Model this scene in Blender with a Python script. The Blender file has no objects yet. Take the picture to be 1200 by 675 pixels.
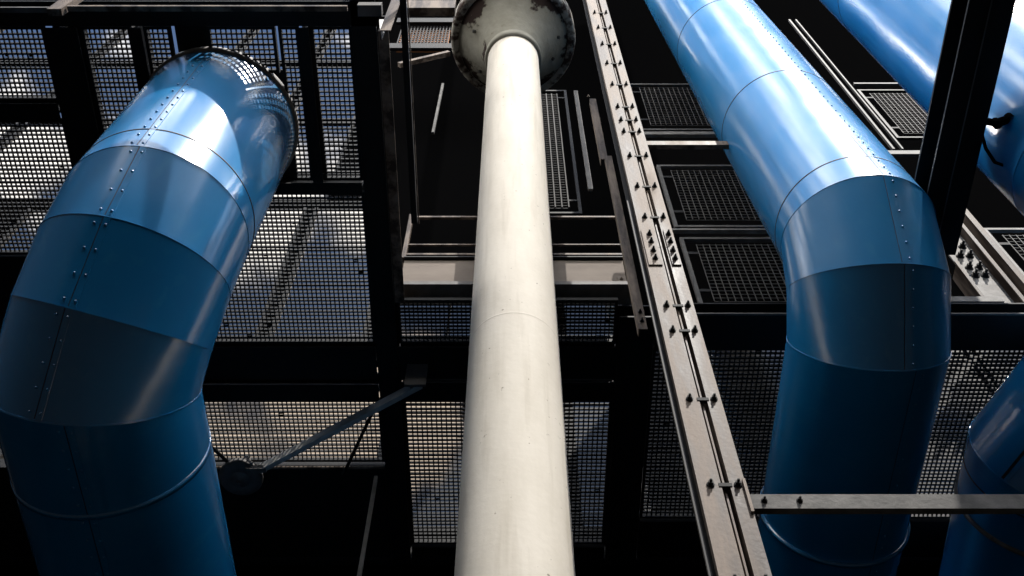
import bpy, math, random
from math import radians, sin, cos, pi
from mathutils import Vector, Matrix, noise

# ------------------------------------------------------------------ camera, world, sun, exposure
# Metres. The camera stands at the origin of the street, eye height 1.6 m above the paving (z = -1.6).
scene = bpy.context.scene
col = scene.collection
random.seed(7)
EYE = 1.6

cd = bpy.data.cameras.new('camera')
cd.sensor_width = 36.0
cd.lens = 36.0 * 1241.0 / 1200.0
cd.clip_start = 0.05
cd.clip_end = 2000
cam = bpy.data.objects.new('camera', cd)
cam.rotation_euler = (radians(150), 0, 0)          # looking up 60 degrees
col.objects.link(cam)
scene.camera = cam

SUN_EL, SUN_AZ = 60.0, 30.0                         # behind the viewer, a little to the right
to_sun = Vector((sin(radians(SUN_AZ)) * cos(radians(SUN_EL)), -cos(radians(SUN_AZ)) * cos(radians(SUN_EL)), sin(radians(SUN_EL))))
world = bpy.data.worlds.new('World')
scene.world = world
world.use_nodes = True
nt = world.node_tree
nt.nodes.clear()
out = nt.nodes.new('ShaderNodeOutputWorld')
bg = nt.nodes.new('ShaderNodeBackground')
bg.inputs['Strength'].default_value = 0.125
sky = nt.nodes.new('ShaderNodeTexSky')
sky.sky_type = 'NISHITA'
sky.sun_disc = False
sky.altitude = 1200
sky.dust_density = 0.1
sky.ozone_density = 2.0
sky.sun_elevation = radians(SUN_EL)
sky.sun_rotation = math.atan2(to_sun.x, to_sun.y)
tc = nt.nodes.new('ShaderNodeTexCoord')
mp = nt.nodes.new('ShaderNodeMapping')
mp.inputs['Scale'].default_value = (1.0, 1.0, 1.5)
mp.inputs['Location'].default_value = (0.35, 0.1, 0.6)
ns = nt.nodes.new('ShaderNodeTexNoise')
ns.inputs['Scale'].default_value = 5.0
ns.inputs['Detail'].default_value = 8
ns.inputs['Roughness'].default_value = 0.55
cr = nt.nodes.new('ShaderNodeValToRGB')
cr.color_ramp.elements[0].position = 0.53
cr.color_ramp.elements[0].color = (0, 0, 0, 1)
cr.color_ramp.elements[1].position = 0.59
cr.color_ramp.elements[1].color = (1, 1, 1, 1)
mx = nt.nodes.new('ShaderNodeMix')
mx.data_type = 'RGBA'
mx.inputs[7].default_value = (18, 17.6, 16.8, 1)
nt.links.new(tc.outputs['Generated'], mp.inputs['Vector'])
nt.links.new(mp.outputs['Vector'], ns.inputs['Vector'])
# clouds crowd together towards the horizon
sx = nt.nodes.new('ShaderNodeSeparateXYZ')
lo_ = nt.nodes.new('ShaderNodeMapRange')
lo_.inputs['From Min'].default_value = 0.45
lo_.inputs['From Max'].default_value = 0.85
lo_.inputs['To Min'].default_value = 0.16
lo_.inputs['To Max'].default_value = 0.0
sm = nt.nodes.new('ShaderNodeMath')
nt.links.new(tc.outputs['Generated'], sx.inputs['Vector'])
nt.links.new(sx.outputs['Z'], lo_.inputs['Value'])
nt.links.new(lo_.outputs['Result'], sm.inputs[0])
nt.links.new(ns.outputs['Fac'], sm.inputs[1])
nt.links.new(sm.outputs[0], cr.inputs['Fac'])
nt.links.new(cr.outputs['Color'], mx.inputs[0])
nt.links.new(sky.outputs['Color'], mx.inputs[6])
nt.links.new(mx.outputs[2], bg.inputs['Color'])
nt.links.new(bg.outputs['Background'], out.inputs['Surface'])

sd = bpy.data.lights.new('sun', 'SUN')
sd.energy = 2.5
sd.angle = radians(0.53)
sd.color = (1.0, 0.955, 0.89)
sun = bpy.data.objects.new('sun', sd)
sun.rotation_euler = to_sun.to_track_quat('Z', 'Y').to_euler()
sun.location = (0, -20, 40)
col.objects.link(sun)

vs = scene.view_settings
vs.view_transform = 'Standard'
vs.look = 'None'
vs.exposure = 1.3
vs.gamma = 1.0
vs.use_curve_mapping = False


# ------------------------------------------------------------------ materials
def principled(name, color, rough=0.5, metal=0.0, spec=0.5, coat=0.0, coat_rough=0.1):
    m = bpy.data.materials.new(name)
    m.use_nodes = True
    b = m.node_tree.nodes['Principled BSDF']
    b.inputs['Base Color'].default_value = (*color, 1)
    b.inputs['Roughness'].default_value = rough
    b.inputs['Metallic'].default_value = metal
    b.inputs['Specular IOR Level'].default_value = spec
    b.inputs['Coat Weight'].default_value = coat
    b.inputs['Coat Roughness'].default_value = coat_rough
    return m, b


def weather(m, b, c1, c2, scale=(3, 3, 3), lo=0.4, hi=0.65, detail=6, bump=0.0, bump_scale=30, rough=None):
    """base colour varies between two real paint tones; optional bump and roughness variation"""
    t = m.node_tree
    co = t.nodes.new('ShaderNodeTexCoord')
    mpp = t.nodes.new('ShaderNodeMapping')
    mpp.inputs['Scale'].default_value = scale
    n = t.nodes.new('ShaderNodeTexNoise')
    n.inputs['Scale'].default_value = 1.0
    n.inputs['Detail'].default_value = detail
    n.inputs['Roughness'].default_value = 0.6
    r = t.nodes.new('ShaderNodeValToRGB')
    r.color_ramp.elements[0].position = lo
    r.color_ramp.elements[0].color = (*c1, 1)
    r.color_ramp.elements[1].position = hi
    r.color_ramp.elements[1].color = (*c2, 1)
    t.links.new(co.outputs['Object'], mpp.inputs['Vector'])
    t.links.new(mpp.outputs['Vector'], n.inputs['Vector'])
    t.links.new(n.outputs['Fac'], r.inputs['Fac'])
    t.links.new(r.outputs['Color'], b.inputs['Base Color'])
    if rough:
        rr = t.nodes.new('ShaderNodeMapRange')
        rr.inputs['From Min'].default_value = 0.3
        rr.inputs['From Max'].default_value = 0.7
        rr.inputs['To Min'].default_value = rough[0]
        rr.inputs['To Max'].default_value = rough[1]
        t.links.new(n.outputs['Fac'], rr.inputs['Value'])
        t.links.new(rr.outputs['Result'], b.inputs['Roughness'])
    if bump:
        n2 = t.nodes.new('ShaderNodeTexNoise')
        n2.inputs['Scale'].default_value = bump_scale
        n2.inputs['Detail'].default_value = 4
        bp = t.nodes.new('ShaderNodeBump')
        bp.inputs['Strength'].default_value = bump
        bp.inputs['Distance'].default_value = 0.02
        t.links.new(co.outputs['Object'], n2.inputs['Vector'])
        t.links.new(n2.outputs['Fac'], bp.inputs['Height'])
        t.links.new(bp.outputs['Normal'], b.inputs['Normal'])
    return r


M = {}
M['black_steel'], b = principled('black_steel', (0.006, 0.006, 0.0065), 0.6, spec=0.2)
weather(M['black_steel'], b, (0.0045, 0.0045, 0.005), (0.008, 0.0078, 0.008), (2, 2, 2))
M['grating_steel'], b = principled('grating_steel', (0.012, 0.012, 0.012), 0.6, spec=0.2)
M['galvanised'], b = principled('galvanised', (0.22, 0.21, 0.20), 0.65, 0.0, 0.3)
weather(M['galvanised'], b, (0.15, 0.14, 0.13), (0.26, 0.25, 0.235), (5, 5, 5), bump=0.1)
M['pale_steel'], b = principled('pale_steel', (0.3, 0.27, 0.23), 0.5, 0.0, 0.15)
weather(M['pale_steel'], b, (0.04, 0.027, 0.020), (0.19, 0.15, 0.12), (5, 5, 0.8), 0.42, 0.58, bump=0.08, rough=(0.4, 0.7))
M['dull_steel'], b = principled('dull_steel', (0.10, 0.095, 0.09), 0.65, 0.0, 0.3)
weather(M['dull_steel'], b, (0.075, 0.07, 0.066), (0.12, 0.115, 0.11), (4, 4, 4), bump=0.1)
M['tan_paint'], b = principled('tan_paint', (0.36, 0.31, 0.26), 0.8, spec=0.15)
weather(M['tan_paint'], b, (0.15, 0.125, 0.105), (0.20, 0.17, 0.145), (1.2, 3, 3), bump=0.05)
M['bolt_steel'], b = principled('bolt_steel', (0.012, 0.012, 0.012), 0.7, 0.0, 0.2)
M['white_paint'], b = principled('white_paint', (0.78, 0.75, 0.69), 0.8, spec=0.2)
rmp = weather(M['white_paint'], b, (0.47, 0.43, 0.365), (0.57, 0.53, 0.465), (2.5, 2.5, 0.7), 0.3, 0.6, 9, bump=0.12, bump_scale=14, rough=(0.7, 0.85))
t = M['white_paint'].node_tree
wb = t.nodes['Principled BSDF']
tco = t.nodes.new('ShaderNodeTexCoord')
nch = t.nodes.new('ShaderNodeTexNoise')
nch.inputs['Scale'].default_value = 16
nch.inputs['Detail'].default_value = 5
rch = t.nodes.new('ShaderNodeValToRGB')
rch.color_ramp.elements[0].position = 0.70
rch.color_ramp.elements[0].color = (0, 0, 0, 1)
rch.color_ramp.elements[1].position = 0.73
rch.color_ramp.elements[1].color = (0.8, 0.8, 0.8, 1)
mgr = t.nodes.new('ShaderNodeMapping')
mgr.inputs['Scale'].default_value = (6, 6, 0.35)
ngr = t.nodes.new('ShaderNodeTexNoise')
ngr.inputs['Scale'].default_value = 1.5
ngr.inputs['Detail'].default_value = 7
rgr = t.nodes.new('ShaderNodeValToRGB')
rgr.color_ramp.elements[0].position = 0.55
rgr.color_ramp.elements[0].color = (0, 0, 0, 1)
rgr.color_ramp.elements[1].position = 0.8
rgr.color_ramp.elements[1].color = (0.45, 0.45, 0.45, 1)
ma = t.nodes.new('ShaderNodeMix')
ma.data_type = 'RGBA'
ma.inputs[7].default_value = (0.30, 0.26, 0.20, 1)
mb_ = t.nodes.new('ShaderNodeMix')
mb_.data_type = 'RGBA'
mb_.inputs[7].default_value = (0.16, 0.14, 0.11, 1)
srcw = wb.inputs['Base Color'].links[0].from_socket
t.links.new(tco.outputs['Object'], nch.inputs['Vector'])
t.links.new(tco.outputs['Object'], mgr.inputs['Vector'])
t.links.new(mgr.outputs['Vector'], ngr.inputs['Vector'])
t.links.new(nch.outputs['Fac'], rch.inputs['Fac'])
t.links.new(ngr.outputs['Fac'], rgr.inputs['Fac'])
t.links.new(rgr.outputs['Color'], ma.inputs[0])
t.links.new(srcw, ma.inputs[6])
t.links.new(rch.outputs['Color'], mb_.inputs[0])
t.links.new(ma.outputs[2], mb_.inputs[6])
t.links.new(mb_.outputs[2], wb.inputs['Base Color'])
M['peeling_paint'], b = principled('peeling_paint', (0.3, 0.28, 0.25), 0.95, spec=0.1)
r = weather(M['peeling_paint'], b, (0.03, 0.02, 0.017), (0.20, 0.19, 0.155), (1.7, 1.7, 1.7), 0.40, 0.44, 14, bump=0.5, bump_scale=9)
e = r.color_ramp.elements.new(0.66)
e.color = (0.27, 0.26, 0.22, 1)
t = M['peeling_paint'].node_tree
geo = t.nodes.new('ShaderNodeTexCoord')
ln = t.nodes.new('ShaderNodeVectorMath')
ln.operation = 'LENGTH'
fl = t.nodes.new('ShaderNodeVectorMath')
fl.operation = 'MULTIPLY'
fl.inputs[1].default_value = (1, 1, 0)
mr = t.nodes.new('ShaderNodeMapRange')
mr.inputs['From Min'].default_value = 0.62
mr.inputs['From Max'].default_value = 0.96
mr.inputs['To Min'].default_value = 0.06
mr.inputs['To Max'].default_value = -0.10
ad = t.nodes.new('ShaderNodeMath')
nz = [x for x in t.nodes if x.type == 'TEX_NOISE'][0]
t.links.new(geo.outputs['Object'], fl.inputs[0])
t.links.new(fl.outputs[0], ln.inputs[0])
t.links.new(ln.outputs['Value'], mr.inputs['Value'])
t.links.new(mr.outputs['Result'], ad.inputs[0])
t.links.new(nz.outputs['Fac'], ad.inputs[1])
rp = [x for x in t.nodes if x.type == 'VALTORGB'][0]
t.links.new(ad.outputs[0], rp.inputs['Fac'])
M['rusty_rim'], b = principled('rusty_rim', (0.3, 0.28, 0.25), 0.9, spec=0.1)
r = weather(M['rusty_rim'], b, (0.05, 0.035, 0.03), (0.36, 0.34, 0.30), (6, 6, 6), 0.44, 0.56, 10, bump=0.6, bump_scale=12)
M['facade_black'], b = principled('facade_black', (0.0012, 0.0012, 0.0013), 1.0, spec=0.0)
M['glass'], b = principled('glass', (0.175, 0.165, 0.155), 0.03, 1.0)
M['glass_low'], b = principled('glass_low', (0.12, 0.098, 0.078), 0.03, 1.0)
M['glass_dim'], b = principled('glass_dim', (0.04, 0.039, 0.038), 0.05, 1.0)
M['stone'], b = principled('stone', (0.025, 0.025, 0.027), 0.9, spec=0.1)  # near black, so the added building reflects little in the ducts
M['slate'], b = principled('slate', (0.06, 0.065, 0.075), 0.6)
M['dark_glass'], b = principled('dark_glass', (0.01, 0.01, 0.012), 0.1)
M['dark_mesh'], b = principled('dark_mesh', (0.035, 0.034, 0.033), 0.7, spec=0.2)
M['tie_grey'], b = principled('tie_grey', (0.08, 0.077, 0.073), 0.7, spec=0.2)
weather(M['tie_grey'], b, (0.05, 0.048, 0.045), (0.10, 0.096, 0.09), (6, 6, 6), bump=0.2)
M['light_grey'], b = principled('light_grey', (0.5, 0.5, 0.5), 0.6)
weather(M['light_grey'], b, (0.34, 0.34, 0.33), (0.5, 0.5, 0.48), (5, 5, 5), bump=0.1)
M['orange'], b = principled('orange', (0.75, 0.32, 0.13), 0.7)
M['rubber'], b = principled('rubber', (0.008, 0.008, 0.008), 0.5)
M['darkened_asphalt'], b = principled('darkened_asphalt', (0.03, 0.03, 0.03), 1.0, spec=0.1)
weather(M['darkened_asphalt'], b, (0.006, 0.006, 0.006), (0.011, 0.011, 0.0105), (1, 1, 1), bump=0.3)  # toned far below real paving to cut bounce light under the ducts
M['joint_black'], b = principled('joint_black', (0.01, 0.012, 0.018), 0.6)


def blue_paint():
    m, b = principled('blue_paint', (0.002, 0.08, 0.30), 0.6, 0.0, 0.12, 1.0, 0.2)
    b.inputs['Coat IOR'].default_value = 2.1
    b.inputs['IOR'].default_value = 1.45
    t = m.node_tree
    weather(m, b, (0.0, 0.19, 0.48), (0.0002, 0.23, 0.56), (1.1, 1.1, 0.35), 0.3, 0.7, 5, rough=(0.50, 0.78))
    # a slight unevenness of the rolled sheet and fine scratches
    co = t.nodes.new('ShaderNodeTexCoord')
    n1 = t.nodes.new('ShaderNodeTexNoise')
    n1.inputs['Scale'].default_value = 2.2
    n1.inputs['Detail'].default_value = 2
    n2 = t.nodes.new('ShaderNodeTexNoise')
    n2.inputs['Scale'].default_value = 60
    n2.inputs['Detail'].default_value = 3
    b1 = t.nodes.new('ShaderNodeBump')
    b1.inputs['Strength'].default_value = 0.2
    b1.inputs['Distance'].default_value = 0.03
    b2 = t.nodes.new('ShaderNodeBump')
    b2.inputs['Strength'].default_value = 0.03
    b2.inputs['Distance'].default_value = 0.01
    m1 = t.nodes.new('ShaderNodeMapping')
    m1.inputs['Scale'].default_value = (1.0, 1.0, 0.35)
    t.links.new(co.outputs['Object'], m1.inputs['Vector'])
    t.links.new(m1.outputs['Vector'], n1.inputs['Vector'])
    t.links.new(co.outputs['Object'], n2.inputs['Vector'])
    t.links.new(n1.outputs['Fac'], b1.inputs['Height'])
    t.links.new(n2.outputs['Fac'], b2.inputs['Height'])
    t.links.new(b1.outputs['Normal'], b2.inputs['Normal'])
    t.links.new(b2.outputs['Normal'], b.inputs['Normal'])
    # dried rain streaks: paler dusty runs down the sheet
    ms = t.nodes.new('ShaderNodeMapping')
    ms.inputs['Scale'].default_value = (9, 9, 0.45)
    n3 = t.nodes.new('ShaderNodeTexNoise')
    n3.inputs['Scale'].default_value = 1.0
    n3.inputs['Detail'].default_value = 6
    r3 = t.nodes.new('ShaderNodeValToRGB')
    r3.color_ramp.elements[0].position = 0.56
    r3.color_ramp.elements[0].color = (0, 0, 0, 1)
    r3.color_ramp.elements[1].position = 0.78
    r3.color_ramp.elements[1].color = (0.34, 0.34, 0.34, 1)
    m3 = t.nodes.new('ShaderNodeMix')
    m3.data_type = 'RGBA'
    m3.inputs[7].default_value = (0.03, 0.30, 0.56, 1)
    src = b.inputs['Base Color'].links[0].from_socket
    t.links.new(co.outputs['Object'], ms.inputs['Vector'])
    t.links.new(ms.outputs['Vector'], n3.inputs['Vector'])
    t.links.new(n3.outputs['Fac'], r3.inputs['Fac'])
    t.links.new(r3.outputs['Color'], m3.inputs[0])
    t.links.new(src, m3.inputs[6])
    t.links.new(m3.outputs[2], b.inputs['Base Color'])
    t.links.new(b1.outputs['Normal'], b.inputs['Coat Normal'])
    # the gloss is worn in soft patches
    n4 = t.nodes.new('ShaderNodeTexNoise')
    n4.inputs['Scale'].default_value = 0.8
    n4.inputs['Detail'].default_value = 2
    q4 = t.nodes.new('ShaderNodeMapRange')
    q4.inputs['From Min'].default_value = 0.35
    q4.inputs['From Max'].default_value = 0.65
    q4.inputs['To Min'].default_value = 0.15
    q4.inputs['To Max'].default_value = 0.26
    t.links.new(co.outputs['Object'], n4.inputs['Vector'])
    t.links.new(n4.outputs['Fac'], q4.inputs['Value'])
    t.links.new(q4.outputs['Result'], b.inputs['Coat Roughness'])
    return m


M['blue_paint'] = blue_paint()


# ------------------------------------------------------------------ mesh helpers
class MB:
    """collects shapes; build() links them as ONE mesh object"""

    def __init__(self):
        self.v, self.f, self.s = [], [], []

    def add(self, vs, fs, smooth=False):
        o = len(self.v)
        self.v += [Vector(p) for p in vs]
        self.f += [tuple(i + o for i in f) for f in fs]
        self.s += [smooth] * len(fs)
        return self

    def box(self, x0, x1, y0, y1, z0, z1):
        vs = [(x, y, z) for z in (z0, z1) for y in (y0, y1) for x in (x0, x1)]
        return self.add(vs, [(0, 2, 3, 1), (4, 5, 7, 6), (0, 1, 5, 4), (2, 6, 7, 3), (0, 4, 6, 2), (1, 3, 7, 5)])

    def bar(self, a, b, w, h, up=(0, 0, 1)):
        """rectangular bar from a to b; w across, h along the up direction"""
        a, b = Vector(a), Vector(b)
        d = (b - a).normalized()
        s = d.cross(Vector(up))
        if s.length < 1e-4:
            s = d.cross(Vector((1, 0, 0)))
        s.normalize()
        u = s.cross(d).normalized()
        vs = []
        for p in (a, b):
            for i, j in ((-1, -1), (1, -1), (1, 1), (-1, 1)):
                vs.append(p + s * (i * w / 2) + u * (j * h / 2))
        return self.add(vs, [(0, 3, 2, 1), (4, 5, 6, 7), (0, 1, 5, 4), (1, 2, 6, 5), (2, 3, 7, 6), (3, 0, 4, 7)])

    def tube(self, pts, r, n=10, caps=True):
        pts = [Vector(p) for p in pts]
        rs = r if isinstance(r, (list, tuple)) else [r] * len(pts)
        rings, u = [], None
        for i, p in enumerate(pts):
            d = (pts[min(i + 1, len(pts) - 1)] - pts[max(i - 1, 0)]).normalized()
            if u is None:
                u = d.cross(Vector((0.31, 0.17, 0.93)))
                if u.length < 0.05:
                    u = d.cross(Vector((1, 0, 0)))
            u = (u - d * u.dot(d)).normalized()
            w = d.cross(u)
            rings.append([p + (u * cos(2 * pi * k / n) + w * sin(2 * pi * k / n)) * rs[i] for k in range(n)])
        vs = [q for rg in rings for q in rg]
        fs = [(i * n + k, i * n + (k + 1) % n, (i + 1) * n + (k + 1) % n, (i + 1) * n + k) for i in range(len(pts) - 1) for k in range(n)]
        self.add(vs, fs, n > 6)
        if caps:
            self.add(rings[0], [tuple(range(n))[::-1]])
            self.add(rings[-1], [tuple(range(n))])
        return self

    def lathe(self, c, prof, n=64, axis=(0, 0, 1)):
        """profile of (radius, height) turned about an axis through c"""
        c, ax = Vector(c), Vector(axis).normalized()
        u = ax.cross(Vector((0, 1, 0)) if abs(ax.y) < 0.9 else Vector((1, 0, 0))).normalized()
        w = ax.cross(u)
        vs = [c + ax * h + (u * cos(2 * pi * k / n) + w * sin(2 * pi * k / n)) * r for r, h in prof for k in range(n)]
        fs = [(i * n + k, i * n + (k + 1) % n, (i + 1) * n + (k + 1) % n, (i + 1) * n + k) for i in range(len(prof) - 1) for k in range(n)]
        return self.add(vs, fs, n > 6)

    def bolt(self, p, nrm, r=0.02, h=0.03):
        p, d = Vector(p), Vector(nrm).normalized()
        self.lathe(p, [(r * 1.5, 0), (r * 1.5, 0.006), (0.001, 0.006)], 12, d)
        self.lathe(p + d * 0.006, [(r, 0), (r, h), (0.001, h)], 6, d)
        self.lathe(p + d * (0.006 + h), [(r * 0.5, 0), (r * 0.5, h * 0.8), (0.001, h * 0.8)], 8, d)
        return self

    def build(self, name, mat, parent=None):
        off = Vector((0, 0, 0))
        if parent is not None:
            q = parent
            while q is not None:
                off += q.location
                q = q.parent
        me = bpy.data.meshes.new(name)
        me.from_pydata([tuple(v - off) for v in self.v], [], self.f)
        for p, s in zip(me.polygons, self.s):
            p.use_smooth = s
        me.materials.append(M[mat])
        me.update()
        o = bpy.data.objects.new(name, me)
        col.objects.link(o)
        if parent is not None:
            o.parent = parent
        return o


def tag(o, label=None, cat=None, group=None, kind=None):
    if label:
        o['label'] = label
    if cat:
        o['category'] = cat
    if group:
        o['group'] = group
    if kind:
        o['kind'] = kind
    return o


def thing(name, label, cat, loc=(0, 0, 0), group=None):
    o = bpy.data.objects.new(name, None)
    o.empty_display_size = 0.2
    o.location = loc
    col.objects.link(o)
    return tag(o, label, cat, group)


def copy_thing(o, loc, label):
    c = o.copy()
    col.objects.link(c)
    c.location = loc
    c['label'] = label
    for ch in [x for x in bpy.data.objects if x.parent == o]:
        d = ch.copy()
        col.objects.link(d)
        d.parent = c
        for g in [x for x in bpy.data.objects if x.parent == ch]:
            k = g.copy()
            col.objects.link(k)
            k.parent = d
    return c


# ------------------------------------------------------------------ ground
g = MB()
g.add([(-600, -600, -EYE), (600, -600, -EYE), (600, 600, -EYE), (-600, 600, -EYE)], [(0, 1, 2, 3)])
tag(g.build('ground', 'darkened_asphalt'), kind='structure')

# ------------------------------------------------------------------ the building behind: black wall with mirror windows
WY = 9.6
bld = thing('building', 'black building facade with mirroring windows behind the pipes and walkways', 'building', (0, WY, -EYE))
w = MB()
w.box(-40, 40, WY, WY + 1.0, -EYE, 44)
w.build('wall', 'facade_black', bld)


def window(x0, x1, z0, z1, mat='glass', nx=1, nz=1):
    fr = MB()
    t = 0.07
    y0, y1 = WY - 0.10, WY - 0.004
    fr.box(x0 - t, x0, y0, y1, z0 - t, z1 + t).box(x1, x1 + t, y0, y1, z0 - t, z1 + t)
    fr.box(x0, x1, y0, y1, z0 - t, z0).box(x0, x1, y0, y1, z1, z1 + t)
    f = fr.build('window', 'black_steel', bld)
    for i in range(nx):
        for j in range(nz):
            p = MB()
            gx = (x1 - x0) / nx
            gz = (z1 - z0) / nz
            p.box(x0 + i * gx + 0.003, x0 + (i + 1) * gx - 0.003, WY - 0.05, WY - 0.01, z0 + j * gz + 0.003, z0 + (j + 1) * gz - 0.003)
            p.build('pane', mat, f)


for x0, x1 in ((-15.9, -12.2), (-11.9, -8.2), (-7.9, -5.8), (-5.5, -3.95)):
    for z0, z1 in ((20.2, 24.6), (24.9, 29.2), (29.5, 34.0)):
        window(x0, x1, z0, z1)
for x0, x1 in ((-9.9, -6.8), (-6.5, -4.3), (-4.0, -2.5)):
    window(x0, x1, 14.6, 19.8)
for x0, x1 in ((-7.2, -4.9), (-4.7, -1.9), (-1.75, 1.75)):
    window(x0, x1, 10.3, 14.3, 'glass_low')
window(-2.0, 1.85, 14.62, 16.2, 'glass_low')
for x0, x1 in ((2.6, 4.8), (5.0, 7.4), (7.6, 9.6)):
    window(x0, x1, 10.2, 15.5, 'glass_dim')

# ------------------------------------------------------------------ unseen building across the street, added with side wings to darken ducts and gloss
opp = thing('shading_building', 'unseen dark building behind the viewer with side wings, added to shade the blue ducts', 'building', (0, -16, -EYE))
m = MB()
m.box(-70, 70, -30, -16, -EYE, 15.5)
m.box(-40, -14, -15.99, 9.5, -EYE, 20.0)  # added wings keep low side light off the ducts
m.box(22, 40, -15.99, 9.5, -EYE, 24.0)
m.build('wall', 'stone', opp)
m = MB()
m.box(-70.5, 70.5, -16.6, -15.4, 15.51, 16.1)
m.build('cornice', 'stone', opp)
m = MB()
m.add([(-70, -16.3, 16.11), (70, -16.3, 16.11), (70, -18.5, 19.0), (-70, -18.5, 19.0), (70, -30, 19.0), (-70, -30, 19.0), (70, -30, 16.11), (-70, -30, 16.11)],
      [(0, 1, 2, 3), (3, 2, 4, 5), (1, 6, 4, 2), (0, 3, 5, 7), (0, 7, 6, 1), (5, 4, 6, 7)])
m.build('roof', 'slate', opp)
for i in range(12):
    for j in range(3):
        x, z = -30.5 + i * 5.2, 1.2 + j * 6.4
        m = MB()
        m.box(x - 0.9, x + 0.9, -15.98, -15.95, z, z + 3.4)
        wf = m.build('window', 'dark_glass', opp)
        m = MB()
        m.box(x - 1.05, x + 1.05, -15.99, -15.80, z - 0.18, z - 0.01)
        m.build('sill', 'stone', wf)

# ------------------------------------------------------------------ white column with its dish collar
CX, CY, CR = 0.02, 5.5, 0.425
colm = thing('steel_column', 'round white painted steel column rising in the middle to a peeling dish', 'column', (CX, CY, -EYE))
m = MB()
n = 96
m.lathe((CX, CY, 0), [(CR + 0.004, -EYE), (CR + 0.003, 4.0), (CR, 8.34), (CR, 14), (CR - 0.005, 17.5)], n)
m.build('shaft', 'white_paint', colm)
m = MB()
m.lathe((CX, CY, 8.34), [(CR + 0.0005, -0.016), (CR + 0.0018, -0.006), (CR + 0.0022, 0), (CR + 0.0018, 0.006), (CR + 0.0005, 0.016)], n)
m.build('weld_ring', 'white_paint', colm)
m = MB()
m.lathe((CX, CY, 0), [(CR + 0.002, 17.02), (CR + 0.04, 17.03), (CR + 0.05, 17.12), (CR + 0.04, 17.25)], n)
m.build('neck_ring', 'peeling_paint', colm)
m = MB()
m.lathe((CX, CY, 0), [(CR + 0.004, 17.25), (0.50, 17.45), (0.60, 17.76), (0.92, 18.12), (0.95, 18.14)], n)
dish = m.build('dish', 'peeling_paint', colm)
m = MB()
m.lathe((CX, CY, 0), [(0.952, 18.13), (1.03, 18.13), (1.075, 18.15), (1.09, 18.20), (1.09, 18.62), (1.07, 18.66), (0.3, 18.7)], n)
rim = m.build('dish_rim', 'rusty_rim', colm)
m = MB()
for a, r_ in ((20, 0.72), (-8, 0.78), (140, 0.74), (200, 0.7)):
    z = 17.76 + (r_ - 0.60) * 1.125 - 0.02
    m.bolt((CX + cos(radians(a)) * r_, CY + sin(radians(a)) * r_, z + 0.05), (0.1 * cos(radians(a)), -0.3, -1), 0.03, 0.04)
m.build('bolt_heads', 'dull_steel', dish)


# ------------------------------------------------------------------ blue ducts
def ellipse_ring(c, axis, nrm, R, n=96, ref=None):
    """ring where a pipe of radius R along axis is cut by the plane through c with normal nrm"""
    axis = axis.normalized()
    u = (ref - axis * ref.dot(axis)).normalized()
    w_ = axis.cross(u)
    pts = []
    for k in range(n):
        p = (u * cos(2 * pi * k / n) + w_ * sin(2 * pi * k / n)) * R
        p = p - axis * (p.dot(nrm) / axis.dot(nrm))
        pts.append(c + p)
    return pts


def pipe_piece(mb, A, B):
    n = len(A)
    mb.add(A + B, [(k, (k + 1) % n, n + (k + 1) % n, n + k) for k in range(n)], True)


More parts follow.
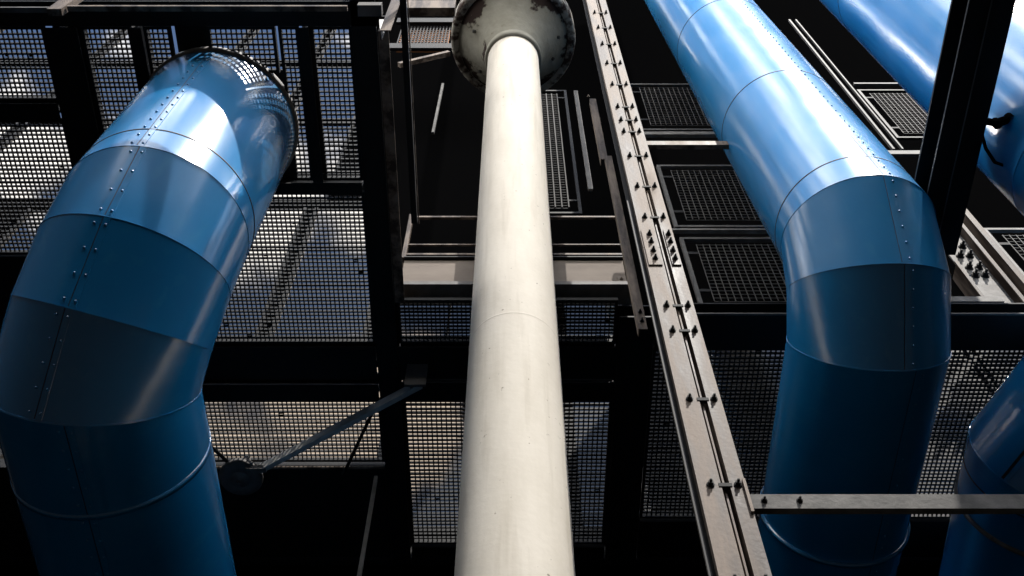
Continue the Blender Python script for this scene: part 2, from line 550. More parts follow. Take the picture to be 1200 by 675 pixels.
def duct(name, label, path, R, seam_ref, names, bands=(), rivets=True, loc=None, seam_on=None, riv_step=0.16, rows=(-0.03, 0.055), gap=0.006):
    """mitred sheet-metal pipe: path points, one part per straight piece.
    seam_ref: vector that says on which side the long seam runs. bands: (piece, metres from its start, extra radius, length)"""
    path = [Vector(p) for p in path]
    root = thing(name, label, 'pipe', loc or path[0])
    N = len(path)
    dirs = [(path[i + 1] - path[i]).normalized() for i in range(N - 1)]
    nr = []
    for i in range(N):
        if i == 0:
            nr.append(dirs[0])
        elif i == N - 1:
            nr.append(dirs[-1])
        else:
            nr.append((dirs[i - 1] + dirs[i]).normalized())
    side = Vector((1, 0, 0))
    for i in range(N - 1):
        # same ring is reached from both sides of a mitre
        A = ellipse_ring(path[i], dirs[i], nr[i], R, ref=side)
        B = ellipse_ring(path[i + 1], dirs[i], nr[i + 1], R, ref=side)
        L = (path[i + 1] - path[i]).length
        mb = MB()
        segs = max(1, int(L / 0.8))
        prev = A
        for s in range(1, segs + 1):
            cur = [a.lerp(b_, s / segs) for a, b_ in zip(A, B)]
            pipe_piece(mb, prev, cur)
            prev = cur
        part = mb.build(names[i], 'blue_paint', root)
        # folded lip at the mitre (towards the next piece)
        if i < N - 2:
            lip = MB()
            d = dirs[i]
            for r0, o0, r1, o1 in ((R, -0.012, R + 0.004, -0.012), (R + 0.004, -0.012, R + 0.004, 0.0), (R + 0.004, 0.0, R, 0.0)):
                a_ = [path[i + 1] + (p - path[i + 1]) * (r0 / R) + d * o0 for p in B]
                b_ = [path[i + 1] + (p - path[i + 1]) * (r1 / R) + d * o1 for p in B]
                pipe_piece(lip, a_, b_)
            lip.build('folded_lip', 'blue_paint', part)
        # long seam: a lapped strip with rivets on both sides, and a dark joint line
        if seam_on is None or i in seam_on:
            d = dirs[i]
            s_ = seam_ref - d * seam_ref.dot(d)
            s_.normalize()
            t_ = d.cross(s_)

            def on(off, dist, lift):
                q = s_ * cos(off / R) + t_ * sin(off / R)
                return q * (R + lift), q

            def cut(q, i0):
                # distance along d from path[i] to the mitre plane for a generator line at offset q
                c0 = path[i0]
                return ((c0 - (path[i] + q)).dot(nr[i0])) / d.dot(nr[i0])
            st = MB()
            offs = [-0.05, -0.048, -0.02, 0.0, 0.002]
            lif = [0.0005, 0.003, 0.003, 0.003, 0.0005]
            L0, L1 = [], []
            for o_, l_ in zip(offs, lif):
                q, _ = on(o_, 0, l_)
                L0.append(path[i] + q + d * (cut(q, i) + 0.004))
                L1.append(path[i] + q + d * (cut(q, i + 1) - 0.016))
            kk = len(offs)
            st.add(L0 + L1, [(j, j + 1, kk + j + 1, kk + j) for j in range(kk - 1)])
            jl = MB()
            q0, _ = on(0.003, 0, 0.0015)
            q1, _ = on(0.003 + gap, 0, 0.0015)
            jl.add([path[i] + q0 + d * (cut(q0, i) + 0.004), path[i] + q1 + d * (cut(q1, i) + 0.004),
                    path[i] + q1 + d * (cut(q1, i + 1) - 0.016), path[i] + q0 + d * (cut(q0, i + 1) - 0.016)], [(0, 1, 2, 3)])
            jl.build('seam_gap', 'joint_black', part)
            if rivets:
                rv = st
                for o_ in rows:
                    q, nn = on(o_, 0, 0.002)
                    a0, a1 = cut(q, i) + 0.06, cut(q, i + 1) - 0.06
                    cnt = max(2, int((a1 - a0) / riv_step) + 1)
                    for j in range(cnt):
                        p = path[i] + q + d * (a0 + (a1 - a0) * j / (cnt - 1))
                        rv.lathe(p, [(0.0115, 0), (0.0105, 0.005), (0.006, 0.009), (0.0005, 0.0105)], 8, nn)
            st.build('riveted_seam', 'blue_paint', part)
    for (i, dist, ex, ln, bm) in bands:
        d = dirs[i]
        c = path[i] + d * dist
        mb = MB()
        mb.lathe(c, [(R - 0.002, 0), (R + ex, 0.0), (R + ex, ln), (R - 0.002, ln)], 96, d)
        # the rings are flat-edged: shade each ring wall by itself
        mb.s = [ln > 0.03] * len(mb.s)
        mb.build('joint_band' if ln < 0.03 else 'collar', bm, root)
    return root


TOPZ = 9.86
# --- left duct: short upright piece under the walkway, four mitres, then into the building
c0, c1, c2, c3 = (-2.865, 3.821, 7.618), (-2.93, 3.988, 7.209), (-3.038, 4.285, 6.864), (-3.169, 4.695, 6.625)
duct('air_duct', 'fat blue riveted duct at the left, its elbow bending under the mesh walkway', [(-2.865, 3.80, TOPZ), c0, c1, c2, c3, (-3.10, 9.55, 6.50)], 0.75, Vector((0.04, -1, -0.55)),
     ['upright_pipe', 'elbow_gore', 'elbow_gore', 'elbow_gore', 'level_pipe'],
     bands=[(0, TOPZ - 7.618 - 0.20, 0.004, 0.012, 'joint_black'), (0, 0.03, 0.02, 0.09, 'galvanised'), (4, 0.62, 0.005, 0.05, 'blue_paint')])
# --- right duct: tall upright, three mitres, then into the building
p0, p1, p2 = (3.423, 4.809, 9.342), (3.423, 5.091, 8.854), (3.423, 5.58, 8.572)
duct('air_duct', 'tall blue riveted duct right of the bolted post, its elbow above the flat tie bar',
     [(3.423 - 0.02 * 34, 4.809 + 0.02 * 34, 43.3), p0, p1, p2, (3.423, 9.55, 8.572)], 0.75, Vector((0.10, -1, -0.35)),
     ['upright_pipe', 'elbow_gore', 'elbow_gore', 'level_pipe'],
     bands=[(0, 43.3 - 9.342 - 0.26, 0.004, 0.012, 'joint_black'), (0, 43.3 - 9.342 - 3.05, 0.004, 0.012, 'joint_black'), (0, 43.3 - 9.342 - 6.6, 0.004, 0.012, 'joint_black'),
            (3, 2.12, 0.03, 0.05, 'blue_paint')], rows=(-0.075,))
# --- far right duct: pale upright behind the black beam, bending down out of the picture and back in at the lower right
RR = 0.88
duct('air_duct', 'light blue duct at the right edge crossed by the black beam, bent at the corner',
     [(5.60, 3.92, 43.3), (5.60, 3.92, 9.4), (5.95, 4.20, 8.90), (6.40, 4.95, 8.66), (6.05, 6.20, 8.66), (5.68, 7.10, 8.66), (5.80, 9.55, 8.66)], RR, Vector((-1, -0.35, -0.62)),
     ['upright_pipe', 'elbow_gore', 'elbow_gore', 'slanted_pipe', 'elbow_gore', 'level_pipe'], rivets=False, seam_on=(4,), gap=0.03,
     bands=[(0, 43.3 - 15.4, 0.004, 0.012, 'joint_black'), (0, 43.3 - 11.2, 0.004, 0.012, 'joint_black'), (5, 0.12, 0.008, 0.012, 'joint_black'), (5, 0.55, 0.03, 0.04, 'galvanised')])

# ------------------------------------------------------------------ walkway deck: gratings between black steel beams
DZ = 9.80


def grating(label, x0, x1, y0, y1, pitch=0.047, th=0.0155, dep=0.030, z=DZ, mat='grating_steel', group='mesh floor panels of the walkway', name='grating_panel'):
    root = thing(name, label, 'grating', (x0, y0, z), group)
    f = MB()
    t = 0.03
    f.box(x0, x1, y0, y0 + t, z - 0.012, z + 0.04).box(x0, x1, y1 - t, y1, z - 0.012, z + 0.04)
    f.box(x0, x0 + t, y0 + t, y1 - t, z - 0.012, z + 0.04).box(x1 - t, x1, y0 + t, y1 - t, z - 0.012, z + 0.04)
    f.build('panel_frame', mat, root)
    b = MB()
    x0 += t
    x1 -= t
    y0 += t
    y1 -= t
    ny = max(1, int(round((y1 - y0) / pitch)))
    for j in range(1, ny):
        y = y0 + (y1 - y0) * j / ny
        sag = 0.003 * sin(j * 2.3) + random.uniform(-0.002, 0.002)
        h = th / 2 * random.uniform(0.8, 1.25)
        y += random.uniform(-0.003, 0.003)
        b.box(x0, x1, y - h, y + h, z + sag, z + dep + sag)
    nx = max(1, int(round((x1 - x0) / pitch)))
    for j in range(1, nx):
        x = x0 + (x1 - x0) * j / nx
        b.box(x - th / 2 * 0.8, x + th / 2 * 0.8, y0, y1, z + 0.006, z + dep * 0.75)
    for k in range(int(nx * ny * 0.008)):
        i_, j_ = random.randrange(nx), random.randrange(ny)
        cx, cy = x0 + (x1 - x0) * (i_ + 0.5) / nx, y0 + (y1 - y0) * (j_ + 0.5) / ny
        e_ = pitch * random.uniform(0.2, 0.55)
        b.box(cx - e_, cx + e_, cy - e_ * 0.7, cy + e_ * 0.7, z + dep + 0.006, z + dep + 0.012)
    b.build('mesh_bars', mat, root)
    return root


grating('mesh floor panel in the top left corner, above the dark cross girder', -7.6, -4.38, 2.83, 3.56)
grating('mesh floor panel at the left edge behind the bend of the fat blue duct', -7.6, -4.38, 3.75, 5.25)
grating('narrow mesh panel between wide and thin black girders left of the fat duct', -4.04, -3.57, 2.83, 4.5)
grating('smallest mesh strip, left of where the fat duct meets the walkway', -3.45, -3.20, 2.83, 3.5)
grating('short mesh strip right above the top rim of the fat blue duct', -2.86, -2.22, 2.83, 3.28)
grating('thin upright mesh strip hugging the right side of the fat duct top', -2.19, -2.00, 2.83, 4.40)
grating('upper mesh panel left of the wide black girder, beside the fat duct top', -1.89, -1.50, 2.83, 4.40)
grating('big mesh panel with bright cloud patches right of the fat duct elbow', -3.6, -1.50, 4.53, 6.36)
grating('mesh panel behind the diagonal brace with the round end plate', -3.75, -1.50, 7.12, 8.02, 0.052)
grating('shallow mesh panel under the tan cross beam, crossed by the white column', -1.24, 1.14, 5.80, 6.36)
grating('square mesh panel behind the foot of the white column, below the long girder', -1.24, 1.14, 7.12, 9.32, 0.056, 0.018)
grating('dim mesh floor panel between bolted post and tall blue duct, low', 1.56, 3.40, 6.42, 8.9, 0.055, 0.02)
grating('dim mesh floor panel right of the tall blue duct elbow', 3.46, 6.2, 6.42, 8.9, 0.055, 0.02)

def ibeam(name, label, x0, x1, y0, y1, z0=9.73, z1=9.98, along='x', group='black girders carrying the walkway', mat='black_steel'):
    """rolled girder: bottom flange, web, top flange in one mesh"""
    t = 0.022
    m = MB()
    m.box(x0, x1, y0, y1, z0, z0 + t)
    m.box(x0, x1, y0, y1, z1 - t, z1)
    if along == 'x':
        c = (y0 + y1) / 2
        m.box(x0, x1, c - 0.012, c + 0.012, z0 + t, z1 - t)
    else:
        c = (x0 + x1) / 2
        m.box(c - 0.012, c + 0.012, y0, y1, z0 + t, z1 - t)
    return tag(m.build(name, mat), label, 'girder', group)


ibeam('girder', 'black girder along the top left edge, above the duct rim', -7.6, -1.26, 2.58, 2.81)
ibeam('girder', 'short black girder between the two far left mesh panels', -7.6, -4.39, 3.565, 3.745)
ibeam('girder', 'wide black girder running back at the left edge, right of the far left mesh panels', -4.37, -4.05, 2.83, 6.34, along='y')
ibeam('girder', 'thin black girder running back just left of the fat duct top', -3.565, -3.455, 2.83, 3.9, along='y')
ibeam('girder', 'thin black girder running back right of the fat duct top', -1.995, -1.895, 2.83, 4.40, along='y')
ibeam('girder', 'short slim black girder joining above the big cloudy mesh panel', -2.5, -1.51, 4.405, 4.525)
ibeam('girder', 'wide black girder running back between big mesh panel and white column', -1.49, -1.26, 2.30, 9.5, along='y')
ibeam('girder', 'wide black girder running back between white column and bolted post', 1.16, 1.54, 5.98, 9.5, along='y')
ibeam('girder', 'long black girder crossing behind the white column, the nearer half of the pair', -7.6, -1.50, 6.37, 6.79)
ibeam('girder', 'black girder half behind the white column over the shallow mesh panel', -1.25, 1.15, 6.37, 6.79)
ibeam('girder', 'slim black girder just below the narrow slit, left of the column', -7.6, -1.50, 6.87, 7.11)
ibeam('girder', 'slim black girder over the square mesh panel behind the column', -1.25, 1.15, 6.84, 7.11)
m = MB()
m.box(1.56, 9.8, 8.91, 9.49, 9.74, 9.9)
m.box(-1.24, 1.14, 9.33, 9.495, 9.74, 9.9)
m.box(-9.8, 9.8, 9.50, 9.592, 9.70, 10.1)
tag(m.build('floor_plate', 'black_steel'), 'black floor plate against the dark wall behind the walkway', 'floor plate')
ibeam('girder', 'black girder behind the bolted post and tall blue duct', 1.56, 9.0, 5.95, 6.40)
m = MB()
m.box(-7.6, -1.50, 8.06, 9.49, 9.74, 9.9)
tag(m.build('floor_plate', 'black_steel'), 'black floor plate below the mesh panel with the diagonal brace', 'floor plate')
m = MB()
m.box(-7.6, -4.39, 5.26, 6.36, 9.76, 9.9)
m.box(-4.03, -3.62, 4.53, 6.36, 9.76, 9.9)
tag(m.build('floor_plate', 'black_steel'), 'black floor plate behind the bend of the fat duct', 'floor plate')
m = MB()
m.box(-3.19, -2.87, 2.83, 3.3, 9.90, 9.93)
m.box(-3.44, -2.21, 3.3, 4.50, 9.94, 9.97)
tag(m.build('cover_plate', 'black_steel'), 'black cover plate on top of the fat duct under the walkway', 'cover plate')


def strip(name, label, cat, a, b, w_, h_, mat='pale_steel', up=(0, 0, 1), group=None):
    m = MB()
    m.bar(a, b, w_, h_, up)
    return tag(m.build(name, mat), label, cat, group)


def angle_bar(name, label, cat, a, b, leg=0.07, t=0.008, mat='pale_steel', s1=(1, 0, 0), s2=(0, 0, 1), group=None):
    """rolled L angle from a to b, legs along s1 and s2"""
    m = MB()
    a, b, s1, s2 = Vector(a), Vector(b), Vector(s1), Vector(s2)
    for p, q, P, Q in ((0, leg, 0, t), (0, t, t + 0.0005, leg)):
        vs = []
        for e_ in (a, b):
            for i, j in ((p, P), (q, P), (q, Q), (p, Q)):
                vs.append(e_ + s1 * i + s2 * j)
        m.add(vs, [(0, 3, 2, 1), (4, 5, 6, 7), (0, 1, 5, 4), (1, 2, 6, 5), (2, 3, 7, 6), (3, 0, 4, 7)])
    return tag(m.build(name, mat), label, cat, group)


# pale edges of the walkway
angle_bar('edge_angle', 'pale angle strip along the right edge of the wide girder beside the white column', 'edge strip', (-1.245, 2.85, 9.70), (-1.245, 5.78, 9.70), 0.10, 0.01)
angle_bar('edge_angle', 'thin grey edge strip below the mesh panel with the diagonal brace', 'edge strip', (-3.75, 8.025, 9.70), (-1.50, 8.025, 9.70), 0.03, 0.006, s1=(0, 1, 0))
angle_bar('edge_angle', 'long thin grey edge strip crossing behind the column at the slit', 'edge strip', (-1.24, 6.795, 9.745), (1.14, 6.795, 9.745), 0.025, 0.005, mat='dull_steel', s1=(0, 1, 0))
angle_bar('edge_angle', 'thin pale edge strip under the lowest right mesh frame', 'edge strip', (1.56, 5.925, 9.71), (9, 5.925, 9.71), 0.022, 0.005, mat='dull_steel', s1=(0, 1, 0))
m = MB()
m.box(-1.02, -0.96, 2.3, 4.8, 9.62, 9.68)
tag(m.build('slim_rail', 'black_steel'), 'slim dark rail running back between girder edge strip and white column', 'rail')
strip('slim_rail', 'hair-thin pale rail beside the slim dark rail left of the column', 'rail', (-0.945, 2.3, 9.62), (-0.945, 4.8, 9.62), 0.01, 0.012)

# top left lower rail and its posts
m = MB()
m.box(-3.72, -1.38, 2.385, 2.43, 8.84, 8.875)
tag(m.build('rail_bar', 'pale_steel'), 'pale flat rail along the top edge above the fat duct', 'rail')
m = MB()
m.box(-6.5, -3.86, 2.385, 2.43, 8.80, 8.825)
tag(m.build('rail_bar', 'dull_steel'), 'grey rail end in the top left corner', 'rail')
m = MB()
m.box(-3.85, -3.73, 2.38, 2.44, 8.74, 10.2)
tag(m.build('post', 'pale_steel'), 'pale short post at the top edge between the two rail bars', 'post')
angle_bar('post', 'pale short post at the top edge, left of the dish of the column', 'post', (-1.13, 2.62, 8.95), (-1.13, 2.62, 10.6), 0.09, 0.01, s2=(0, 1, 0))
m = MB()
m.box(-1.36, -1.15, 2.50, 2.60, 9.30, 9.40)
tag(m.build('bracket', 'dull_steel'), 'small grey bracket at the top edge beside the short pale post', 'bracket')

# tan cross beam with balustrade
cb = thing('cross_beam', 'tan painted cross beam behind the white column, under the thin railing', 'beam', (0, 5.8, 9.98))
m = MB()
m.box(-1.235, 1.27, 5.80, 5.95, 10.03, 10.68)
m.build('web_plate', 'tan_paint', cb)
m = MB()
m.box(-1.235, 1.30, 5.70, 5.96, 9.955, 10.02)
m.build('bottom_flange', 'dull_steel', cb)
m = MB()
m.box(-1.235, 1.27, 5.76, 5.95, 10.69, 10.71)
m.build('top_flange', 'black_steel', cb)
m = MB()
m.box(1.17, 1.268, 5.788, 5.797, 10.05, 10.28)
for z in (16.11, 10.22):
    m.bolt((1.215, 5.788, z), (0, -1, 0), 0.014, 0.015)
m.build('end_plate', 'tan_paint', cb)
rl = thing('railing', 'thin pale railing above the tan cross beam, passing behind the column', 'railing', (0, 5.8, 10.72))
for nm, z, t in (('top_rail', 11.80, 0.035), ('middle_rail', 11.06, 0.022), ('bottom_rail', 10.82, 0.035)):
    m = MB()
    m.box(-1.23, 1.28, 5.79, 5.79 + t, z - t / 2, z + t / 2)
    m.build(nm, 'pale_steel', rl)
for x in (-1.27, 1.285):
    m = MB()
    m.box(x, x + 0.05, 5.77, 5.83, 9.6 if x > 0 else 10.7, 11.83)
    m.build('rail_post', 'pale_steel', rl)

# ------------------------------------------------------------------ bolted post
BX, BY = 1.115, 4.2
mast = thing('bolted_post', 'tall pale bolted double post with a dark gap, right of the white column', 'post', (1.25, BY, -EYE))


def lprofile(x_out, x_in, web_dir, z0, z1):
    m = MB()
    t = 0.014
    m.box(min(x_out, x_in), max(x_out, x_in), BY, BY + t, z0, z1)
    xw = x_in
    m.box(min(xw, xw - web_dir * t), max(xw, xw - web_dir * t), BY + t + 0.0005, BY + 0.14, z0, z1)
    # small outer return lip
    m.box(min(x_out, x_out + web_dir * 0.008), max(x_out, x_out + web_dir * 0.008), BY + t + 0.0005, BY + 0.05, z0, z1)
    return m


joints = [-EYE, 7.96, 16.4, 24.8, 44]
for a, b_ in zip(joints[:-1], joints[1:]):
    lprofile(BX, BX + 0.140, 1, a + 0.004, b_ - 0.004).build('left_profile', 'pale_steel', mast)
    lprofile(BX + 0.288, BX + 0.192, -1, a + 0.004, b_ - 0.004).build('right_profile', 'pale_steel', mast)
m = MB()
m.box(BX + 0.160, BX + 0.172, BY + 0.03, BY + 0.12, -EYE, 44)
m.build('core_strip', 'pale_steel', mast)
m = MB()
m.box(BX - 0.02, BX + 0.31, BY + 0.145, BY + 0.155, -EYE, 44)
m.build('back_plate', 'black_steel', mast)
for z in joints[1:3]:
    for xa, xb in ((BX + 0.012, BX + 0.125), (BX + 0.206, BX + 0.28)):
        m = MB()
        m.box(xa, xb, BY - 0.013, BY - 0.001, z - 0.32, z + 0.32)
        m.build('splice_plate', 'pale_steel', mast)
zs = [3.35, 4.13, 4.91, 5.78, 6.64, 7.0, 8.54, 9.2, 9.94, 10.6, 10.94, 11.35, 12.1, 12.9, 13.7, 14.45, 15.2, 17.3, 18.1]
bl = MB()
br = MB()
first = None
for z in zs + [joints[1] - 0.22, joints[1] - 0.08, joints[1] + 0.08, joints[1] + 0.22]:
    lift = 0.013 if abs(z - joints[1]) < 0.3 else 0.0
    dx = 0.0
    for x in (BX + 0.075, BX + 0.24):
        m = MB()
        m.bolt((x, BY - 0.001 - lift, z), (0, -1, 0), 0.017, 0.022)
        m.build('bolt', 'bolt_steel', mast)
    if lift == 0:
        m = MB()
        m.bolt((BX + 0.14, BY + 0.07, z - 0.03), (1, 0, 0), 0.014, 0.02)
        m.bar((BX + 0.125, BY + 0.01, z), (BX + 0.205, BY + 0.01, z), 0.03, 0.03)
        m.build('spacer', 'bolt_steel', mast)
# outer edge: thin dark gasket line left of the post
strip('conduit', 'thin black conduit clipped along the left side of the bolted post', 'conduit', (BX - 0.03, BY + 0.06, -EYE), (BX - 0.03, BY + 0.06, 9.0), 0.02, 0.02, 'black_steel', (0, 1, 0))
# hangers beside it
angle_bar('hanger', 'pale hanging angle bar ending in a bolted tip left of the bolted post', 'hanger', (1.03, 4.6, 7.30), (1.03, 4.6, 10.9), 0.075, 0.008, s2=(0, 1, 0))
angle_bar('hanger', 'upper pale angle bar left of the bolted post, level with the two mesh frames', 'hanger', (0.99, 4.66, 10.95), (0.99, 4.66, 12.9), 0.08, 0.008, s2=(0, 1, 0))
m = MB()
m.bolt((1.07, 4.598, 7.42), (0, -1, 0), 0.012, 0.015)
m.bolt((1.07, 4.598, 7.56), (0, -1, 0), 0.012, 0.015)
hb = m.build('bolt', 'bolt_steel', bpy.data.objects['hanger'])
strip('thin_bar', 'thin grey upright bar right of the column below the dish', 'bar', (0.92, 5.2, 11.3), (0.92, 5.2, 14.7), 0.055, 0.03, 'dull_steel', (0, 1, 0))
m = MB()
m.box(1.63, 2.75, 4.9, 4.96, 11.95, 12.07)
tag(m.build('flat_brace', 'pale_steel'), 'pale flat arm reaching from the bolted post under the top mesh frame', 'brace')

# flat tie bar across the tall duct
tie = thing('tie_bar', 'flat grey tie bar crossing in front of the tall blue duct to the right edge', 'bar', (1.42, 4.25, 4.75))
m = MB()
m.box(1.405, 6.2, 4.245, 4.257, 4.755, 4.88)
m.box(1.405, 6.2, 4.2575, 4.29, 4.755, 4.767)
m.build('flat_bar', 'tie_grey', tie)
for x in (1.50, 1.71):
    m = MB()
    m.bolt((x, 4.244, 4.82), (0, -1, 0), 0.013, 0.016)
    m.build('bolt', 'bolt_steel', tie)
m = MB()
m.box(1.385, 1.403, 4.18, 4.30, 4.66, 4.95)
m.build('end_cleat', 'pale_steel', tie)

# ------------------------------------------------------------------ framed mesh panels (balustrades of the upper floors)
def mesh_frame(label, x0, x1, z0, z1, y=6.5, fmat='dull_steel', wmat='dull_steel', pitch=0.085, name='mesh_guard', th=0.009, group='framed mesh panels of the upper floors'):
    root = thing(name, label, 'mesh panel', (x0, y, z0), group)
    m = MB()
    t = 0.05
    m.box(x0, x1, y, y + t, z0, z0 + t).box(x0, x1, y, y + t, z1 - t, z1)
    m.box(x0, x0 + t, y, y + t, z0 + t, z1 - t).box(x1 - t, x1, y, y + t, z0 + t, z1 - t)
    m.build('outer_frame', fmat, root)
    gx0, gx1, gz0, gz1 = x0 + 0.20, x1 - 0.2, z0 + 0.25, z1 - 0.18
    w_ = MB()
    nx = int((gx1 - gx0) / pitch)
    nz = int((gz1 - gz0) / pitch)
    for i in range(nx + 1):
        x = gx0 + (gx1 - gx0) * i / nx
        w_.box(x - th / 2, x + th / 2, y + 0.010, y + 0.010 + th, gz0, gz1)
    for j in range(nz + 1):
        z = gz0 + (gz1 - gz0) * j / nz
        w_.box(gx0, gx1, y + 0.010 + th + 0.001, y + 0.010 + 2 * th, z - th * 0.3, z + th * 0.3)
    w_.build('wire_mesh', wmat, root)
    c = MB()
    for z in (gz0 + 0.25, gz1 - 0.25):
        c.box(x0 + t + 0.002, gx0 - 0.006, y + 0.008, y + 0.03, z - 0.03, z + 0.03)
        c.box(gx1 + 0.006, x1 - t - 0.002, y + 0.008, y + 0.03, z - 0.03, z + 0.03)
    c.build('clip', 'bolt_steel', root)
    return root


mesh_frame('uppermost wire mesh frame between bolted post and tall blue duct', 2.13, 4.1, 16.5, 18.8)
mesh_frame('middle wire mesh frame between bolted post and tall blue duct', 2.22, 4.1, 12.93, 15.05)
mesh_frame('lowest wire mesh frame between bolted post and tall blue duct', 2.24, 4.1, 10.72, 12.62)
for z, zz, lb in ((16.2, 16.32, 'pale floor edge below the uppermost wire mesh frame'), (12.76, 12.80, 'thin pale floor edge below the middle wire mesh frame'), (10.55, 10.60, 'pale floor edge below the lowest wire mesh frame')):
    m = MB()
    m.box(1.95, 4.1, 6.46, 6.52, z, zz)
    tag(m.build('floor_edge', 'galvanised'), lb, 'floor edge', 'floor edges behind the tall duct')
mesh_frame('small wire mesh frame between the tall duct and the pale top right duct', 6.75, 8.3, 17.4, 19.9, 7.0, 'black_steel')
m = MB()
m.box(6.52, 6.56, 7.0, 7.05, 16.9, 24.8)
m.box(6.68, 6.71, 7.0, 7.05, 16.9, 24.8)
tag(m.build('guide_rail', 'dull_steel'), 'thin double upright rail between tall duct and top right duct', 'rail')
m = MB()
m.box(6.2, 8.4, 6.95, 7.0, 16.55, 16.7)
tag(m.build('floor_edge', 'dull_steel'), 'grey floor edge left of the black beam near the top right duct', 'floor edge', 'floor edges behind the tall duct')
m = MB()
m.box(6.75, 8.2, 6.95, 7.0, 20.1, 20.16)
tag(m.build('floor_edge', 'dull_steel'), 'thin grey edge above the small wire mesh frame by the top right duct', 'floor edge', 'floor edges behind the tall duct')

# bolted channel at the right edge
ch = thing('bolted_channel', 'bolted pale channel at the right edge beside the tall duct elbow', 'channel', (5.7, 6.2, 9.9))
for x0, x1, z0, z1, y in ((5.86, 5.91, 10.0, 13.0, 6.20), (6.02, 6.10, 10.0, 12.9, 6.18), (5.42, 5.46, 10.02, 11.4, 6.2)):
    m = MB()
    m.box(x0, x1, y, y + 0.02, z0, z1)
    m.box(x1 - 0.012, x1, y + 0.021, y + 0.25, z0, z1)
    m.build('flange', 'pale_steel', ch)
m = MB()
m.box(5.50, 5.84, 6.30, 6.32, 10.0, 12.7)
m.build('web_plate', 'galvanised', ch)
for z in (11.95, 11.7, 11.4, 11.2):
    for x in (5.62, 5.74):
        m = MB()
        m.bolt((x, 6.298, z), (0, -1, 0), 0.035, 0.05)
        m.build('bolt', 'bolt_steel', ch)
mesh_frame('wire mesh frame at the right edge beside the bolted channel', 6.2, 8.2, 10.6, 12.5, 6.3, 'galvanised')
m = MB()
m.box(4.9, 5.6, 6.15, 6.2, 10.35, 10.46)
tag(m.build('floor_edge', 'galvanised'), 'short pale floor edge just right of the tall duct elbow', 'floor edge', 'floor edges behind the tall duct')

# ------------------------------------------------------------------ black beam crossing the top right duct, with clamp and cable
m = MB()
x0, x1, z0, z1 = 4.14, 4.56, 9.6, 10.0
m.box(x0, x1, 0.6, 5.15, z0, z0 + 0.03)
m.box(x0, x1, 0.6, 5.15, z1 - 0.03, z1)
m.box((x0 + x1) / 2 - 0.015, (x0 + x1) / 2 + 0.015, 0.6, 5.15, z0 + 0.031, z1 - 0.031)
cbm = tag(m.build('cantilever_beam', 'black_steel'), 'heavy black beam crossing in front of the pale top right duct', 'beam')
m = MB()
m.box(4.335, 4.345, 0.6, 5.1, 9.588, 9.599)
m.build('weld_line', 'dull_steel', cbm)
cl = thing('cable_clamp', 'black linked clamp with a hanging cable at the right edge, on the black beam', 'clamp', (4.6, 3.6, 9.7))
pts = [Vector((4.565, 3.72, 9.68)), Vector((4.68, 3.74, 9.66)), Vector((4.76, 3.66, 9.58)), Vector((4.90, 3.74, 9.62)), Vector((5.10, 3.66, 9.62))]
m = MB()
for i in range(4):
    m.bar(pts[i], pts[i + 1], 0.055, 0.07)
    m.lathe(pts[i + 1], [(0.045, -0.045), (0.045, 0.045), (0.001, 0.045)], 10, (0, 0, 1))
m.bar(pts[2] + Vector((0, 0.11, 0)), pts[3] + Vector((0.05, 0.13, 0)), 0.045, 0.045)
m.bar(pts[3] + Vector((0.02, 0.1, 0)), pts[3] + Vector((0.02, -0.12, 0)), 0.04, 0.04)
m.build('link_arm', 'facade_black', cl)
m = MB()
m.tube([(4.57, 3.86, 9.66), (4.59, 3.96, 9.56), (4.66, 4.06, 9.46), (4.76, 4.09, 9.44), (4.88, 4.03, 9.48), (5.05, 3.90, 9.58)], 0.017, 8)
m.build('cable', 'facade_black', cl)

# ------------------------------------------------------------------ diagonal brace with round end plate, thin rods
br_ = thing('diagonal_brace', 'grey diagonal brace with a round dark end plate beside the fat duct', 'brace', (-3.2, 7.65, 9.3))
m = MB()
A_, B_ = Vector((-2.86, 7.80, 9.40)), Vector((-0.98, 6.62, 9.40))
m.bar(A_, B_, 0.055, 0.125)
m.build('flat_arm', 'light_grey', br_)
m = MB()
m.lathe((-3.10, 7.93, 9.36), [(0.001, -0.03), (0.05, -0.03), (0.055, 0.0), (0.11, 0.0), (0.115, 0.012), (0.12, 0.0), (0.24, 0.012), (0.25, 0.03), (0.25, 0.08), (0.001, 0.08)], 40)
m.build('end_plate', 'dull_steel', br_)
m = MB()
m.box(-3.02, -2.78, 7.74, 7.80, 9.33, 9.39)
m.build('lug', 'dull_steel', br_)
m = MB()
m.box(-1.16, -0.93, 6.585, 6.615, 9.33, 9.725)
m.box(-1.10, -0.98, 6.616, 6.66, 9.36, 9.725)
m.build('gusset', 'dull_steel', br_)
m = MB()
m.lathe((-3.10, 7.93, 9.445), [(0.05, 0.0), (0.05, 0.29), (0.001, 0.29)], 16)
m.lathe((-3.10, 7.93, 9.28), [(0.001, 0.0), (0.03, 0.0), (0.03, 0.045)], 6)
m.build('pivot_pin', 'dull_steel', br_)
for a, b_, lb in (((-3.62, 7.28, 9.5), (-3.12, 7.86, 9.42), 'thin dark tie rod from the fat duct to the round end plate'), ((-1.95, 7.98, 9.5), (-1.56, 7.1, 9.5), 'thin dark tie rod crossing the mesh right of the diagonal brace')):
    m = MB()
    m.tube([a, b_], 0.02, 8)
    tag(m.build('tie_rod', 'black_steel'), lb, 'tie rod')
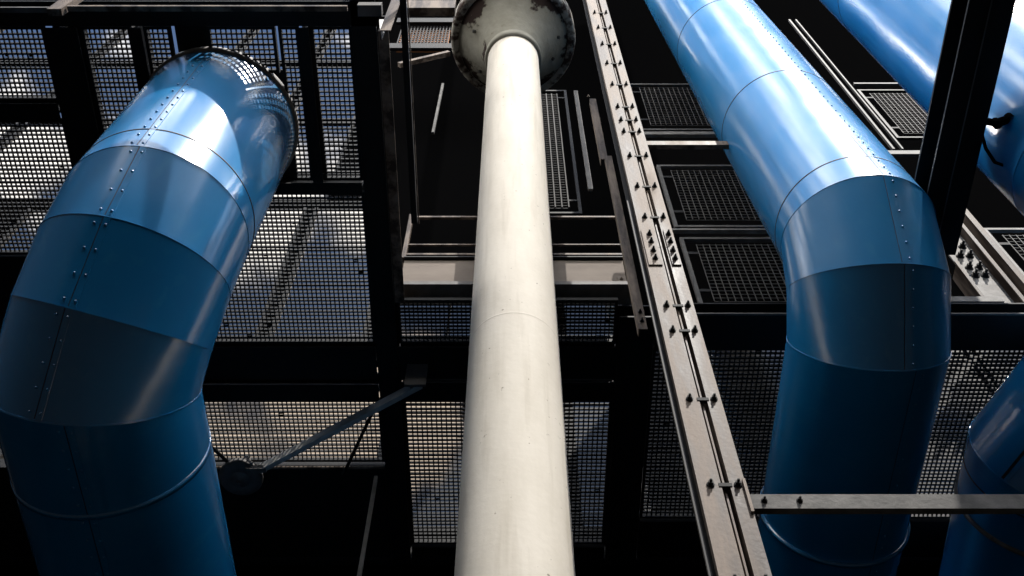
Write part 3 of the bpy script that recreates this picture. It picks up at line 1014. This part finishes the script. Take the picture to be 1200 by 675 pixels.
strip('thin_bar', 'thin grey upright bar at the bottom left of the white column foot', 'bar', (-1.47, 7.5, 4.5), (-1.47, 7.5, 8.9), 0.04, 0.04, 'dull_steel', (0, 1, 0))

# ------------------------------------------------------------------ small things high up behind the column
strip('brace_rod', 'pale slanted rod left of the dish', 'rod', (-2.35, 7.0, 21.4), (-1.35, 7.0, 22.2), 0.10, 0.10, 'pale_steel')
strip('thin_bar', 'short pale upright bar hanging below the dish at its left', 'bar', (-1.40, 7.0, 17.6), (-1.37, 7.0, 20.2), 0.045, 0.05, 'tie_grey', (0, 1, 0))
m = MB()
m.box(-1.55, -0.80, 4.0, 4.12, 14.75, 15.15)
tag(m.build('floor_edge', 'pale_steel'), 'pale floor edge at the top edge left of the dish', 'floor edge')
ol = thing('orange_screen', 'orange mesh screen at the top edge left of the dish', 'screen', (-2.3, 7.6, 24.0))
m = MB()
m.box(-2.75, -1.55, 7.7, 7.74, 24.6, 26.3)
m.build('orange_sheet', 'orange', ol)
m = MB()
for i in range(16):
    x = -2.75 + 1.2 * i / 15
    m.box(x - 0.014, x + 0.014, 7.6, 7.62, 24.6, 26.3)
for j in range(12):
    z = 24.6 + 1.7 * j / 11
    m.box(-2.75, -1.55, 7.625, 7.645, z - 0.02, z + 0.02)
m.build('mesh_bars', 'black_steel', ol)
m = MB()
for z0, z1 in ((24.2, 24.56), (26.34, 26.7)):
    m = MB()
    m.box(-2.9, -1.4, 7.5, 7.58, z0, z1)
    m.build('frame_rail', 'black_steel', ol)
mesh_frame('tall grey mesh screen right of the column just below the dish', 0.28, 1.12, 15.2, 21.0, 7.4, 'black_steel', 'dark_mesh', 0.10, th=0.02, name='mesh_screen', group=None)
ws = thing('wall_plate', 'small pale slotted plate on the dark wall right of the column foot', 'plate', (1.7, 9.45, 10.4))
for x0, x1, z0, z1 in ((1.64, 1.67, 10.55, 11.1), (1.74, 1.83, 10.75, 11.1), (1.74, 1.83, 10.3, 10.7)):
    m = MB()
    m.box(x0, x1, 9.45, 9.5, z0, z1)
    m.build('plate_strip', 'galvanised', ws)
